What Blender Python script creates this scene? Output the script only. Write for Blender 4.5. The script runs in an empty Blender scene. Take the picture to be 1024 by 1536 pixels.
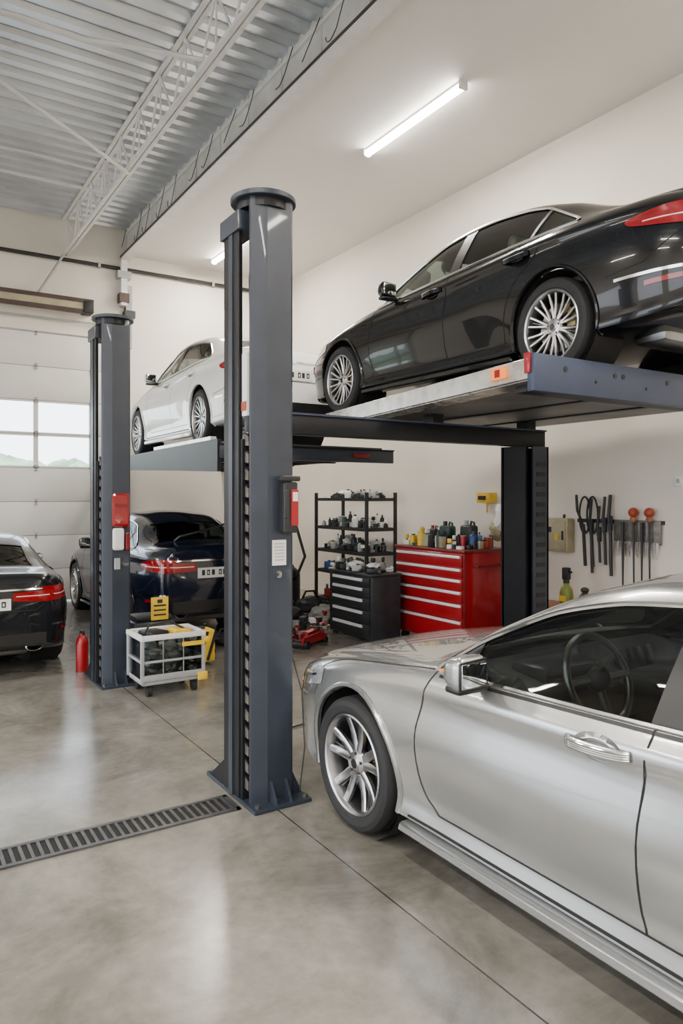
import bpy, bmesh, math, random, time
from mathutils import Vector, Matrix, Euler, noise
from mathutils.bvhtree import BVHTree
random.seed(7)
T0=time.time()
scene=bpy.context.scene
COL=scene.collection

# ------------------------------------------------------------------ materials
def mat(name,col,rough=.5,metal=0.0,coat=0.0,emis=None,es=0,nz=0.0,nscale=8,bump=0.0,bscale=60,rvar=0.0,spec=.5,alpha=1,trans=0):
    m=bpy.data.materials.new(name); m.use_nodes=True
    nt=m.node_tree; b=nt.nodes['Principled BSDF']
    c=(col[0],col[1],col[2],1)
    b.inputs['Base Color'].default_value=c
    b.inputs['Roughness'].default_value=rough
    b.inputs['Metallic'].default_value=metal
    b.inputs['Coat Weight'].default_value=coat
    b.inputs['Coat Roughness'].default_value=.03
    b.inputs['Specular IOR Level'].default_value=spec
    b.inputs['Transmission Weight'].default_value=trans
    b.inputs['Alpha'].default_value=alpha
    if emis:
        b.inputs['Emission Color'].default_value=(*emis,1); b.inputs['Emission Strength'].default_value=es
    tc=nt.nodes.new('ShaderNodeTexCoord')
    if nz>0 or rvar>0:
        n=nt.nodes.new('ShaderNodeTexNoise'); n.inputs['Scale'].default_value=nscale; n.inputs['Detail'].default_value=4
        nt.links.new(tc.outputs['Object'],n.inputs['Vector'])
        if nz>0:
            r=nt.nodes.new('ShaderNodeValToRGB')
            r.color_ramp.elements[0].position=.3; r.color_ramp.elements[1].position=.7
            r.color_ramp.elements[0].color=tuple([x*(1-nz) for x in col]+[1])
            r.color_ramp.elements[1].color=tuple([min(1,x*(1+nz*.6)) for x in col]+[1])
            nt.links.new(n.outputs['Fac'],r.inputs['Fac']); nt.links.new(r.outputs['Color'],b.inputs['Base Color'])
        if rvar>0:
            mr=nt.nodes.new('ShaderNodeMapRange'); mr.inputs['To Min'].default_value=max(0,rough-rvar); mr.inputs['To Max'].default_value=min(1,rough+rvar)
            nt.links.new(n.outputs['Fac'],mr.inputs['Value']); nt.links.new(mr.outputs['Result'],b.inputs['Roughness'])
    if bump>0:
        n2=nt.nodes.new('ShaderNodeTexNoise'); n2.inputs['Scale'].default_value=bscale; n2.inputs['Detail'].default_value=3
        nt.links.new(tc.outputs['Object'],n2.inputs['Vector'])
        bp=nt.nodes.new('ShaderNodeBump'); bp.inputs['Strength'].default_value=bump; bp.inputs['Distance'].default_value=.01
        nt.links.new(n2.outputs['Fac'],bp.inputs['Height']); nt.links.new(bp.outputs['Normal'],b.inputs['Normal'])
    return m

def glassmat(name,tint,refl=.9,f0=1.45):
    m=bpy.data.materials.new(name); m.use_nodes=True; nt=m.node_tree
    nt.nodes.clear()
    o=nt.nodes.new('ShaderNodeOutputMaterial'); mx=nt.nodes.new('ShaderNodeMixShader')
    t=nt.nodes.new('ShaderNodeBsdfTransparent'); g=nt.nodes.new('ShaderNodeBsdfGlossy'); f=nt.nodes.new('ShaderNodeFresnel')
    t.inputs['Color'].default_value=(*tint,1); g.inputs['Roughness'].default_value=.02; g.inputs['Color'].default_value=(refl,refl,refl,1)
    f.inputs['IOR'].default_value=f0
    nt.links.new(f.outputs[0],mx.inputs[0]); nt.links.new(t.outputs[0],mx.inputs[1]); nt.links.new(g.outputs[0],mx.inputs[2]); nt.links.new(mx.outputs[0],o.inputs[0])
    return m

M={}
M['paint']=mat('car_paint_base',(.5,.5,.5))
M['silver']=mat('silver_paint',(.45,.46,.46),.25,.78,1,nz=.03,nscale=400)
M['black']=mat('black_paint',(.003,.0035,.005),.2,.0,.5,nz=.1,nscale=300,spec=.2)
M['white']=mat('white_paint',(.84,.84,.83),.3,.0,1,nz=.02,nscale=300)
M['navy']=mat('navy_paint',(.005,.008,.020),.22,.0,.7,nz=.1,nscale=300,spec=.25)
M['darkgrey_paint']=mat('dark_grey_paint',(.008,.009,.011),.25,.0,.7,nz=.1,nscale=300,spec=.25)
M['cabin']=mat('cabin_lining',(.06,.06,.062),.8,nz=.2)
M['seat']=mat('seat_leather',(.10,.095,.09),.55,nz=.15,bump=.2,bscale=200)
M['trimblk']=mat('black_trim',(.012,.012,.012),.35,nz=.1)
M['gap']=mat('panel_gap',(.008,.008,.008),.8,nz=.1)
M['liner']=mat('arch_liner',(.010,.010,.010),.9,nz=.2)
M['chrome']=mat('chrome',(.8,.8,.8),.12,1,nz=.02)
M['alloy']=mat('alloy_wheel',(.52,.52,.53),.28,1,nz=.05)
M['alloyd']=mat('alloy_dark',(.12,.12,.125),.35,1,nz=.05)
M['disc']=mat('brake_disc',(.3,.3,.3),.35,1,nz=.1)
M['caliper']=mat('brake_caliper',(.25,.2,.08),.4,.3,nz=.1)
M['tyre']=mat('tyre_rubber',(.014,.014,.015),.7,nz=.2,bump=.2,bscale=150)
M['tail']=mat('tail_lamp',(.22,.002,.005),.15,0,.8,emis=(1,.01,.01),es=.05,nz=.15,nscale=40,spec=.3)
M['tailhi']=mat('tail_lamp_strip',(.9,.55,.5),.2,0,1,emis=(1,.5,.45),es=.3,nz=.05)
M['head']=mat('head_lamp',(.75,.8,.85),.08,.6,1,nz=.25,nscale=25)
M['amber']=mat('amber_lamp',(.9,.25,.03),.3,emis=(1,.25,.03),es=.6,nz=.1)
M['plate']=mat('number_plate',(.75,.75,.72),.5,nz=.05)
M['ink']=mat('black_ink',(.02,.02,.02),.6,nz=.1)
M['glass']=glassmat('car_glass',(.36,.40,.39),.9,1.45)
M['glassl']=glassmat('car_glass_light',(.84,.95,.88),.9,1.4)
M['glassd']=glassmat('car_glass_dark',(.12,.14,.14),.9,1.5)
M['winglass']=glassmat('window_glass',(.93,.96,.96),.9,1.3)
M['mirror']=mat('mirror_glass',(.75,.78,.8),.03,1,nz=.01)

# ------------------------------------------------------------------ mesh builder
class MB:
    def __init__(s): s.bm=bmesh.new(); s.mats=[]
    def mi(s,m):
        if isinstance(m,str): m=M[m]
        if m not in s.mats: s.mats.append(m)
        return s.mats.index(m)
    def merge(s,t,m,X=None):
        if X is not None: bmesh.ops.transform(t,matrix=X,verts=t.verts)
        i=s.mi(m)
        for f in t.faces: f.material_index=i
        me=bpy.data.meshes.new('t'); t.to_mesh(me); t.free()
        s.bm.from_mesh(me); bpy.data.meshes.remove(me)
    def box(s,c,sz,m,rot=(0,0,0),bev=0,seg=2,taper=None):
        t=bmesh.new(); bmesh.ops.create_cube(t,size=1)
        for v in t.verts:
            if taper and v.co.z>0: v.co.x*=taper[0]; v.co.y*=taper[1]
            v.co=Vector((v.co.x*sz[0],v.co.y*sz[1],v.co.z*sz[2]))
        if bev>0: bmesh.ops.bevel(t,geom=list(t.edges),offset=bev,segments=seg,affect='EDGES',profile=.5)
        s.merge(t,m,Matrix.Translation(Vector(c))@Euler(rot).to_matrix().to_4x4())
    def bx(s,x0,x1,y0,y1,z0,z1,m,bev=0,seg=2):
        s.box(((x0+x1)/2,(y0+y1)/2,(z0+z1)/2),(abs(x1-x0),abs(y1-y0),abs(z1-z0)),m,bev=bev,seg=seg)
    def cyl(s,p1,p2,r,m,n=16,r2=None,caps=True):
        p1=Vector(p1);p2=Vector(p2);d=p2-p1
        t=bmesh.new(); bmesh.ops.create_cone(t,cap_ends=caps,cap_tris=False,segments=n,radius1=r,radius2=r if r2 is None else r2,depth=d.length)
        q=d.to_track_quat('Z','Y').to_matrix().to_4x4()
        s.merge(t,m,Matrix.Translation((p1+p2)/2)@q)
    def sph(s,c,r,m,sub=2,scale=(1,1,1),nz=0,seed=0,rot=(0,0,0)):
        t=bmesh.new(); bmesh.ops.create_icosphere(t,subdivisions=sub,radius=r)
        for v in t.verts:
            if nz: v.co*=1+nz*noise.noise(v.co/r*1.7+Vector((seed,seed*2,0)))
            v.co=Vector((v.co.x*scale[0],v.co.y*scale[1],v.co.z*scale[2]))
        s.merge(t,m,Matrix.Translation(Vector(c))@Euler(rot).to_matrix().to_4x4())
    def lathe(s,prof,m,n=32,X=None,closed=False):
        t=bmesh.new(); rings=[]
        for i in range(n):
            a=2*math.pi*i/n
            rings.append([t.verts.new((r*math.cos(a),r*math.sin(a),z)) for r,z in prof])
        K=len(prof)
        for i in range(n):
            A=rings[i];B=rings[(i+1)%n]
            for k in range(K if closed else K-1):
                k2=(k+1)%K
                try: t.faces.new((A[k],B[k],B[k2],A[k2]))
                except: pass
        bmesh.ops.remove_doubles(t,verts=t.verts,dist=1e-6)
        bmesh.ops.recalc_face_normals(t,faces=t.faces)
        s.merge(t,m,X)
    def tube(s,pts,r,m,n=8,closed=False):
        pts=[Vector(p) for p in pts]; N=len(pts)
        t=bmesh.new(); rings=[]; up=None
        for i in range(N):
            if closed: d=pts[(i+1)%N]-pts[i-1]
            else: d=pts[min(i+1,N-1)]-pts[max(i-1,0)]
            if d.length<1e-9: d=Vector((0,0,1))
            d.normalize()
            if up is None: up=Vector((0,0,1)) if abs(d.z)<.9 else Vector((1,0,0))
            sd=d.cross(up)
            if sd.length<1e-6: sd=d.orthogonal()
            sd.normalize(); up=sd.cross(d).normalized()
            rings.append([t.verts.new(pts[i]+sd*r*math.cos(2*math.pi*k/n)+up*r*math.sin(2*math.pi*k/n)) for k in range(n)])
        for i in range(N if closed else N-1):
            A=rings[i];B=rings[(i+1)%N]
            for k in range(n): t.faces.new((A[k],A[(k+1)%n],B[(k+1)%n],B[k]))
        if not closed:
            t.faces.new(rings[0][::-1]); t.faces.new(rings[-1])
        bmesh.ops.recalc_face_normals(t,faces=t.faces)
        s.merge(t,m)
    def prism(s,poly,ax,a,b,m,bev=0):
        def P(u,v,w):
            return {'x':(w,u,v),'y':(u,w,v),'z':(u,v,w)}[ax]
        t=bmesh.new()
        A=[t.verts.new(P(u,v,a)) for u,v in poly]; B=[t.verts.new(P(u,v,b)) for u,v in poly]
        n=len(poly)
        t.faces.new(A); t.faces.new(B[::-1])
        for i in range(n): t.faces.new((A[i],B[i],B[(i+1)%n],A[(i+1)%n]))
        bmesh.ops.recalc_face_normals(t,faces=t.faces)
        if bev: bmesh.ops.bevel(t,geom=list(t.edges),offset=bev,segments=1,affect='EDGES')
        s.merge(t,m)
    def grid(s,P,m):
        t=bmesh.new()
        V=[[t.verts.new(p) if p is not None else None for p in row] for row in P]
        for i in range(len(V)-1):
            for j in range(len(V[0])-1):
                q=[V[i][j],V[i+1][j],V[i+1][j+1],V[i][j+1]]
                if None in q: continue
                t.faces.new(q)
        bmesh.ops.remove_doubles(t,verts=t.verts,dist=1e-5)
        s.merge(t,m)
    def finish(s,name,parent=None,loc=None,ang=35,rot=None):
        me=bpy.data.meshes.new(name); s.bm.to_mesh(me); s.bm.free()
        for m in s.mats: me.materials.append(m)
        for p in me.polygons: p.use_smooth=True
        try: me.set_sharp_from_angle(angle=math.radians(ang))
        except Exception as e: print(e)
        o=bpy.data.objects.new(name,me); COL.objects.link(o)
        if parent: o.parent=parent
        if loc: o.location=loc
        if rot: o.rotation_euler=rot
        return o
def empty(name,loc=(0,0,0)):
    e=bpy.data.objects.new(name,None); COL.objects.link(e); e.location=loc; e.empty_display_size=.2
    return e

# ------------------------------------------------------------------ car generator
def pchip(pts):
    xs=[p[0] for p in pts]; ys=[p[1] for p in pts]; n=len(xs)
    h=[xs[i+1]-xs[i] for i in range(n-1)]; dl=[(ys[i+1]-ys[i])/h[i] for i in range(n-1)]
    d=[0]*n; d[0]=dl[0]; d[-1]=dl[-1]
    for i in range(1,n-1):
        if dl[i-1]*dl[i]>0:
            w1=2*h[i]+h[i-1]; w2=h[i]+2*h[i-1]
            d[i]=(w1+w2)/(w1/dl[i-1]+w2/dl[i])
    def f(x):
        if x<=xs[0]: return ys[0]
        if x>=xs[-1]: return ys[-1]
        i=0
        while x>xs[i+1]: i+=1
        t=(x-xs[i])/h[i]
        return ((2*t**3-3*t*t+1)*ys[i]+(t**3-2*t*t+t)*h[i]*d[i]+(-2*t**3+3*t*t)*ys[i+1]+(t**3-t*t)*h[i]*d[i+1])
    return f
L=4.75; FA=.86; RA=3.70; WR=.335
def spline_pts(P,sub):
    out=[]; n=len(P)
    for i in range(n-1):
        p0=P[i-1] if i>0 else (-P[1][0],P[1][1]) if P[0][0]==0 else P[0]
        p1=P[i];p2=P[i+1]
        p3=P[i+2] if i+2<n else (-P[n-2][0],P[n-2][1])
        for k in range(sub):
            t=k/sub
            out.append(tuple(.5*((2*p1[a])+(-p0[a]+p2[a])*t+(2*p0[a]-5*p1[a]+4*p2[a]-p3[a])*t*t+(-p0[a]+3*p1[a]-3*p2[a]+p3[a])*t**3) for a in (0,1)))
    out.append(P[-1]); return out
ZTOP=pchip([(0,.66),(.02,.69),(.08,.74),(.25,.81),(.6,.885),(1.1,.955),(1.36,.985),(1.7,1.185),(2.05,1.355),(2.35,1.425),(2.8,1.45),(3.2,1.425),(3.6,1.335),(4.0,1.17),(4.2,1.10),(4.45,1.085),(4.63,1.075),(4.70,1.04),(4.75,.92)])
ZBELT=pchip([(0,.61),(.08,.67),(.25,.73),(.6,.81),(1.1,.875),(1.4,.905),(2.4,.945),(3.4,.985),(4.0,1.0),(4.4,1.0),(4.63,.97),(4.70,.93),(4.75,.84)])
WB=pchip([(0,.54),(.02,.60),(.08,.68),(.2,.765),(.45,.825),(.86,.86),(1.4,.875),(2.4,.885),(3.3,.88),(4.0,.845),(4.4,.79),(4.63,.72),(4.70,.67),(4.75,.58)])
W4=pchip([(0,.60),(.02,.67),(.07,.745),(.15,.81),(.3,.87),(.55,.915),(.86,.93),(1.4,.922),(2.4,.92),(3.2,.925),(3.7,.935),(4.15,.91),(4.45,.865),(4.62,.80),(4.70,.74),(4.75,.65)])
Z4=pchip([(0,.46),(.2,.52),(.86,.60),(2.4,.60),(3.7,.70),(4.4,.70),(4.75,.66)])
ZB=pchip([(0,.25),(.1,.2),(.5,.17),(1.3,.19),(3.2,.19),(4.2,.23),(4.6,.28),(4.75,.34)])
W8=pchip([(0,.44),(.08,.55),(.3,.64),(.86,.72),(1.36,.755),(1.7,.685),(2.05,.62),(2.5,.625),(3.2,.605),(3.6,.585),(4.0,.60),(4.2,.64),(4.5,.62),(4.70,.55),(4.75,.46)])
D8=pchip([(0,.02),(.3,.03),(1.2,.03),(1.4,.035),(1.9,.055),(2.3,.07),(3.3,.07),(3.7,.06),(4.2,.03),(4.75,.02)])
CR=pchip([(0,0),(.9,.0),(1.5,.008),(2.4,.012),(3.6,.014),(4.3,.01),(4.75,0)])
UC=pchip([(0,0),(1.1,0),(1.5,.022),(3.0,.022),(3.4,0),(4.75,0)])
def Z8(s): return ZTOP(s)-D8(s)
def section(s):
    zb=ZB(s);w4=W4(s);z4=Z4(s);wb=WB(s);zl=ZBELT(s);w8=W8(s);z8=Z8(s);zt=ZTOP(s)
    zl=min(zl,z8-.008)
    g=min(1,max(0,(z8-zl)/.3)); cr=CR(s)
    P=[(0,zb),(w4*.6,zb),(w4-.06,zb+.01),(w4-.028-UC(s),zb+.13),(w4,z4),(w4*.62+wb*.38-cr*.6,z4+(zl-z4)*.55),(w4*.45+wb*.55+cr,z4+(zl-z4)*.80),(wb-.010,zl+.004),
       ((wb+w8)/2+.022*g,(zl+z8)/2),(w8,z8),(w8*.52,zt-(zt-z8)*.3),(0,zt)]
    return P
def top_win(s): return min(Z8(s)-.035, 1.375-(s-3.28)*.56 if s>3.0 else 9)
def bot_win(s): return ZBELT(s)+.02
HND=((2.36,.850),(3.36,.885))

def build_car_meshes(style):
    R={}
    ss=[0,.012,.03,.055,.085,.12,.16,.21,.27,.34]
    s=.42
    while s<4.3: ss.append(s); s+=.055
    ss+=[4.33,4.38,4.43,4.48,4.53,4.57,4.60,4.63,4.655,4.68,4.70,4.718,4.735,4.75]
    bm=bmesh.new(); rings=[]
    for s in ss:
        h=spline_pts(section(s),4)
        ring=[(x,z) for x,z in h]+[(-x,z) for x,z in h[-2:0:-1]]
        rings.append([bm.verts.new((x,L/2-s,z)) for x,z in ring])
    n=len(rings[0])
    for i in range(len(rings)-1):
        for k in range(n): bm.faces.new((rings[i][k],rings[i][(k+1)%n],rings[i+1][(k+1)%n],rings[i+1][k]))
    bm.faces.new(rings[0]); bm.faces.new(rings[-1][::-1])
    bmesh.ops.recalc_face_normals(bm,faces=bm.faces)
    vol=bm.calc_volume(signed=True)
    if vol<0: bmesh.ops.reverse_faces(bm,faces=bm.faces)
    bvh=BVHTree.FromBMesh(bm)
    me=bpy.data.meshes.new('b'); bm.to_mesh(me); bm.free()
    body=bpy.data.objects.new('b',me); COL.objects.link(body)
    me.materials.append(M['paint']); me.materials.append(M['cabin'])
    def proj(mode,a,b,off=.004):
        if mode=='L': o=Vector((-3,L/2-a,b)); d=Vector((1,0,0))
        elif mode=='R': o=Vector((3,L/2-a,b)); d=Vector((-1,0,0))
        elif mode=='T': o=Vector((b,L/2-a,3)); d=Vector((0,0,-1))
        elif mode=='F': o=Vector((a,4,b)); d=Vector((0,-1,0))
        elif mode=='B': o=Vector((a,-4,b)); d=Vector((0,1,0))
        h,nn,_,_=bvh.ray_cast(o,d)
        if h is None: return None,None
        if nn.dot(d)>0: nn=-nn
        return h+nn*off,nn
    svals=[1.40+i*.03 for i in range(90)]
    sv=[s for s in svals if top_win(s)>bot_win(s)+.012 and s<4.1]
    poly=[(L/2-s,bot_win(s)) for s in sv]+[(L/2-s,top_win(s)) for s in reversed(sv)]
    cuts=[]
    def cutter(fn):
        c=MB(); fn(c); o=c.finish('cut'); cuts.append(o)
    cutter(lambda c:c.prism(poly,'x',-1.3,-.3,'gap'))
    cutter(lambda c:c.prism(poly,'x',.3,1.3,'gap'))
    def plan(s0,s1,ins):
        q=[s0+(s1-s0)*i/10 for i in range(11)]
        return [(W8(s)-ins,L/2-s) for s in q]+[(-(W8(s)-ins),L/2-s) for s in reversed(q)]
    cutter(lambda c:c.prism(plan(1.44,2.0,.045),'z',.93,1.8,'gap'))
    cutter(lambda c:c.prism(plan(3.62,4.12,.06),'z',.97,1.8,'gap'))
    for sx in (-1,1):
        for a in (FA,RA):
            cutter(lambda c:c.cyl((sx*.58,L/2-a,WR+.01),(sx*1.3,L/2-a,WR+.01),.378,'liner',n=56))
    def ell(md,hs,hz,k=1.0):
        p,_=proj(md,hs,hz,0)
        t=bmesh.new(); bmesh.ops.create_uvsphere(t,u_segments=28,v_segments=14,radius=1)
        return t,Matrix.Translation(p)@Matrix.Diagonal((.030*k,.078*k,.036*k,1))
    for md in 'LR':
        for hs,hz in HND:
            def fn(c):
                t,X=ell(md,hs,hz); c.merge(t,'gap',X)
            cutter(fn)
    for c in cuts:
        b=body.modifiers.new('b','BOOLEAN'); b.operation='DIFFERENCE'; b.solver='EXACT'; b.object=c
    bpy.context.view_layer.update()
    dg=bpy.context.evaluated_depsgraph_get()
    nm=bpy.data.meshes.new_from_object(body.evaluated_get(dg))
    for c in cuts: bpy.data.objects.remove(c)
    bpy.data.objects.remove(body)
    b2=bmesh.new(); b2.from_mesh(nm); kill=[]
    for f in b2.faces:
        c=f.calc_center_median(); ds=[bvh.find_nearest(c)[3]]
        for e in f.edges:
            m_=(e.verts[0].co+e.verts[1].co)/2; ds.append(bvh.find_nearest(m_)[3])
        if ds[0]>.002 or max(ds)>.012:
            if abs(c.y)<L/2-.005: kill.append(f)
    bmesh.ops.delete(b2,geom=kill,context='FACES')
    for f in b2.faces: f.material_index=0
    b2.to_mesh(nm); b2.free()
    while len(nm.materials)>2: nm.materials.pop()
    o=bpy.data.objects.new('b',nm); COL.objects.link(o)
    so=o.modifiers.new('s','SOLIDIFY'); so.thickness=.022; so.offset=-1; so.material_offset=1; so.material_offset_rim=0
    bpy.context.view_layer.update()
    dg=bpy.context.evaluated_depsgraph_get()
    nm2=bpy.data.meshes.new_from_object(o.evaluated_get(dg)); bpy.data.objects.remove(o); nm=nm2
    for p in nm.polygons: p.use_smooth=True
    nm.set_sharp_from_angle(angle=math.radians(38))
    nm.name='car_body_mesh'; R['body']=nm
    def patch(mb,mode,fn,nu,nv,m,off=.004):
        P=[[proj(mode,*fn(i/nu,j/nv),off)[0] for j in range(nv+1)] for i in range(nu+1)]
        mb.grid(P,m)
    def dens(pts,step=.04):
        o=[pts[0]]
        for a,b in zip(pts,pts[1:]):
            d=math.hypot(b[0]-a[0],b[1]-a[1]); k=max(1,int(d/step))
            for i in range(1,k+1): o.append((a[0]+(b[0]-a[0])*i/k,a[1]+(b[1]-a[1])*i/k))
        return o
    def smooth(pts,it=2):
        for _ in range(it):
            o=[pts[0]]
            for a,b in zip(pts,pts[1:]):
                o+= [(a[0]*.75+b[0]*.25,a[1]*.75+b[1]*.25),(a[0]*.25+b[0]*.75,a[1]*.25+b[1]*.75)]
            o.append(pts[-1]); pts=o
        return pts
    def ribbon(mb,mode,pts,w,m,off=.0025):
        pp=[proj(mode,a,b,off) for a,b in dens(pts)]
        pp=[p for p in pp if p[0] is not None]
        A=[];B=[]
        for i,(p,nn) in enumerate(pp):
            t=pp[min(i+1,len(pp)-1)][0]-pp[max(0,i-1)][0]
            if t.length<1e-7: continue
            sd=t.normalized().cross(nn).normalized()
            A.append(p+sd*w/2);B.append(p-sd*w/2)
        if len(A)>1: mb.grid([A,B],m)
    def ptube(mb,mode,pts,r,m,off=.002,closed=False):
        pp=[proj(mode,a,b,off)[0] for a,b in dens(pts)]
        pp=[p for p in pp if p is not None]
        mb.tube(pp,r,m,6,closed)
    # ---- glass
    g=MB(); d=MB()
    s0,s1=sv[0],sv[-1]
    for md in 'LR':
        patch(g,md,lambda u,v:(s0+(s1-s0)*u,(bot_win(s0+(s1-s0)*u)-.004)*(1-v)+(top_win(s0+(s1-s0)*u)+.004)*v),60,6,'glass',-.008)
        for (p0,p1,ln) in ((2.53,2.66,0),(3.44,3.47,0)):
            patch(d,md,lambda u,v:(p0+(p1-p0)*u+.05*v,bot_win(p0)*(1-v)+(top_win(p0+.05)+.008)*v),3,6,'trimblk',.001)
        patch(d,md,lambda u,v:(1.44+.23*u,(bot_win(1.44+.23*u)-.004)*(1-v)+max(bot_win(1.44+.23*u),(top_win(1.44+.23*u)+.006))*v),8,4,'trimblk',-.001)
        outl=[(s,bot_win(s)) for s in sv[::2]]+[(s,top_win(s)) for s in reversed(sv[::2])]
        ptube(d,md,outl+[outl[0]],.010,'chrome',.002)
    patch(g,'T',lambda u,v:(1.425+.60*u,(W8(1.425+.60*u)-.04)*(2*v-1)),16,20,'glass',-.010)
    patch(g,'T',lambda u,v:(3.60+.54*u,(W8(3.60+.54*u)-.055)*(2*v-1)),14,20,'glassd',-.010)
    R['glass']=g
    # ---- details
    for md,sx in (('L',-1),('R',1)):
        ribbon(d,md,smooth([(1.50,.30),(1.40,.38),(1.38,.6),(1.42,.8),(1.47,.925)]),.006,'gap')
        ribbon(d,md,smooth([(2.52,.30),(2.50,.4),(2.52,.7),(2.55,.965)]),.006,'gap')
        ribbon(d,md,smooth([(3.22,.30),(3.22,.5),(3.34,.72),(3.55,.86),(3.60,.99)]),.006,'gap')
        ribbon(d,md,[(1.50,.30),(2.52,.30),(3.22,.30)],.006,'gap')
        ribbon(d,md,[(1.30,.235),(3.28,.235)],.012,'gap')
        ribbon(d,md,[(1.50,bot_win(1.5)-.018)]+[(s,bot_win(s)-.018) for s in (2,2.5,3,3.5,3.88)],.014,'trimblk')
        ribbon(d,md,[(.47,.60),(.50,.72)],.005,'gap'); ribbon(d,md,[(4.16,.56),(4.42,.60),(4.62,.74)],.006,'gap')
        ribbon(d,md,smooth([(.40,.70),(.6,.82),(1.0,.875),(1.45,.93)]),.006,'gap')
        for a in (FA,RA):
            ar=[(a+.388*math.cos(t),WR+.01+.388*math.sin(t)) for t in [math.radians(-18+216*i/40) for i in range(41)]]
            pp=[proj(md,x,z,.001)[0] for x,z in ar]; pp=[p for p in pp if p is not None]
            d.tube(pp,.014,'paint',6)
            X=Matrix.Translation((sx*.70,L/2-a,WR+.01))@Matrix.Rotation(math.pi/2,4,'Y')
            d.lathe([(0.001,-.14*sx),(.380,-.14*sx),(.380,.175*sx)],'liner',48,X)
        d.prism([(L/2-1.26,.20),(L/2-3.30,.20),(L/2-3.32,.15),(L/2-1.24,.15)],'x',sx*.80,sx*.915,'paint',bev=.012)
        # handles: recessed cup + pull bar
        for hs,hz in HND:
            t,X=ell(md,hs,hz,1.03)
            bmesh.ops.delete(t,geom=[v for v in t.verts if v.co.x*sx>.12],context='VERTS')
            d.merge(t,'paint',X)
            pts=[]
            for k in range(13):
                u=k/12; off=.034*math.sin(math.pi*u)**.45
                q,_=proj(md,hs-.125+.25*u,hz+.004+.010*u,.001+off); pts.append(q)
            for dz in (-.010,-.003,.004,.011): d.tube([q+Vector((0,0,dz)) for q in pts],.0105,'paint',8)
            d.tube([q+Vector((sx*.010,0,.014)) for q in pts[1:-1]],.003,'chrome',6)
        # mirrors
        c=Vector((sx*.985,L/2-1.78,1.005))
        t=bmesh.new(); bmesh.ops.create_cube(t,size=1)
        for v in t.verts:
            f=.70 if v.co.y>0 else 1
            v.co=Vector((v.co.x*.20*f,v.co.y*.12,v.co.z*.15*f))
        bmesh.ops.bevel(t,geom=list(t.edges),offset=.042,segments=5,affect='EDGES',profile=.5)
        d.merge(t,'paint',Matrix.Translation(c)@Matrix.Rotation(sx*-.15,4,'Z'))
        d.box(c+Vector((sx*.0,-.058,.0)),(.165,.012,.112),'trimblk',(0,0,sx*-.15),bev=.005)
        d.box(c+Vector((sx*.0,-.063,.0)),(.150,.010,.097),'mirror',(0,0,sx*-.15),bev=.004)
        d.box(c+Vector((sx*-.02,.0,-.068)),(.16,.09,.03),'trimblk',(0,0,0),bev=.012)
        d.tube([c+Vector((sx*-.05,0,-.06)),c+Vector((sx*-.10,.01,-.06)),c+Vector((sx*-.15,.03,-.05))],.022,'trimblk',8)
        d.tube([c+Vector((sx*.07,.055,.0)),c+Vector((sx*.0,.061,.01)),c+Vector((sx*-.045,.059,.015))],.005,'amber',6)
        # head lamp
        patch(d,md,lambda u,v:(.03+.50*u,(.56+.11*u)*(1-v)+(.665+.135*u-.045*u*u)*v-.0),16,4,'head',.006)
        patch(d,md,lambda u,v:(.05+.40*u,(.60+.10*u)*(1-v)+(.614+.10*u)*v),12,1,'chrome',.009)
        patch(d,md,lambda u,v:(.06+.10*u,.575+.02*u+.02*v),4,1,'amber',.009)
        patch(d,'F',lambda u,v:(sx*(.40+.23*u),(.555+.03*u)*(1-v)+(.63+.02*u)*v),6,3,'head',.006)
        patch(d,'F',lambda u,v:(sx*(.30+.30*u),.29+.11*v),6,3,'trimblk',.006)
        # tail lamp wrap
        patch(d,md,lambda u,v:(4.28+.455*u,(.865+.01*u-.09*u**.5)*(1-v)+(.885+.045*math.sin(u*1.8))*v),18,4,'tail',.006)
        patch(d,md,lambda u,v:(4.40+.32*u,(.845-.0*u)*(1-v)+.853*v),14,1,'tailhi',.010)
        patch(d,'B',lambda u,v:(sx*(.28+.37*u),(.80-.02*u)*(1-v)+(.885+.01*u)*v),8,4,'tail',.006)
        patch(d,'B',lambda u,v:(sx*(.31+.32*u),.842+.008*v),8,1,'tailhi',.010)
        patch(d,md,lambda u,v:(4.42+.24*u,.455+.03*v+.02*u),8,1,'tail',.006)
        patch(d,md,lambda u,v:(4.22+.52*u,.515+.018*v+.02*u),14,1,'chrome',.005)
        X=Matrix.Translation((sx*.48,-L/2+.06,.33))@Matrix.Diagonal((1.5,1,.8,1))@Matrix.Rotation(math.pi/2,4,'X')
        d.lathe([(.035,-.1),(.05,-.1),(.055,.05),(.048,.055),(.042,.03),(.04,-.1)],'chrome',24,X)
    ribbon(d,'B',[(-.60,.78),(-.5,.70),(.5,.70),(.60,.78)],.006,'gap')
    patch(d,'B',lambda u,v:(-.60+1.2*u,.36+.11*v),12,3,'trimblk',.005)
    patch(d,'B',lambda u,v:(-.56+1.12*u,.905+.014*v),12,1,'chrome',.007)
    patch(d,'B',lambda u,v:(-.26+.52*u,.715+.115*v),6,2,'plate',.008)
    for i,x in enumerate((-.2,-.13,-.06,.04,.10,.17)):
        patch(d,'B',lambda u,v:(x+.042*u,.745+.06*v),1,1,'ink',.0095)
        if i%2: patch(d,'B',lambda u,v:(x+.012+.016*u,.758+.03*v),1,1,'plate',.0105)
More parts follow.
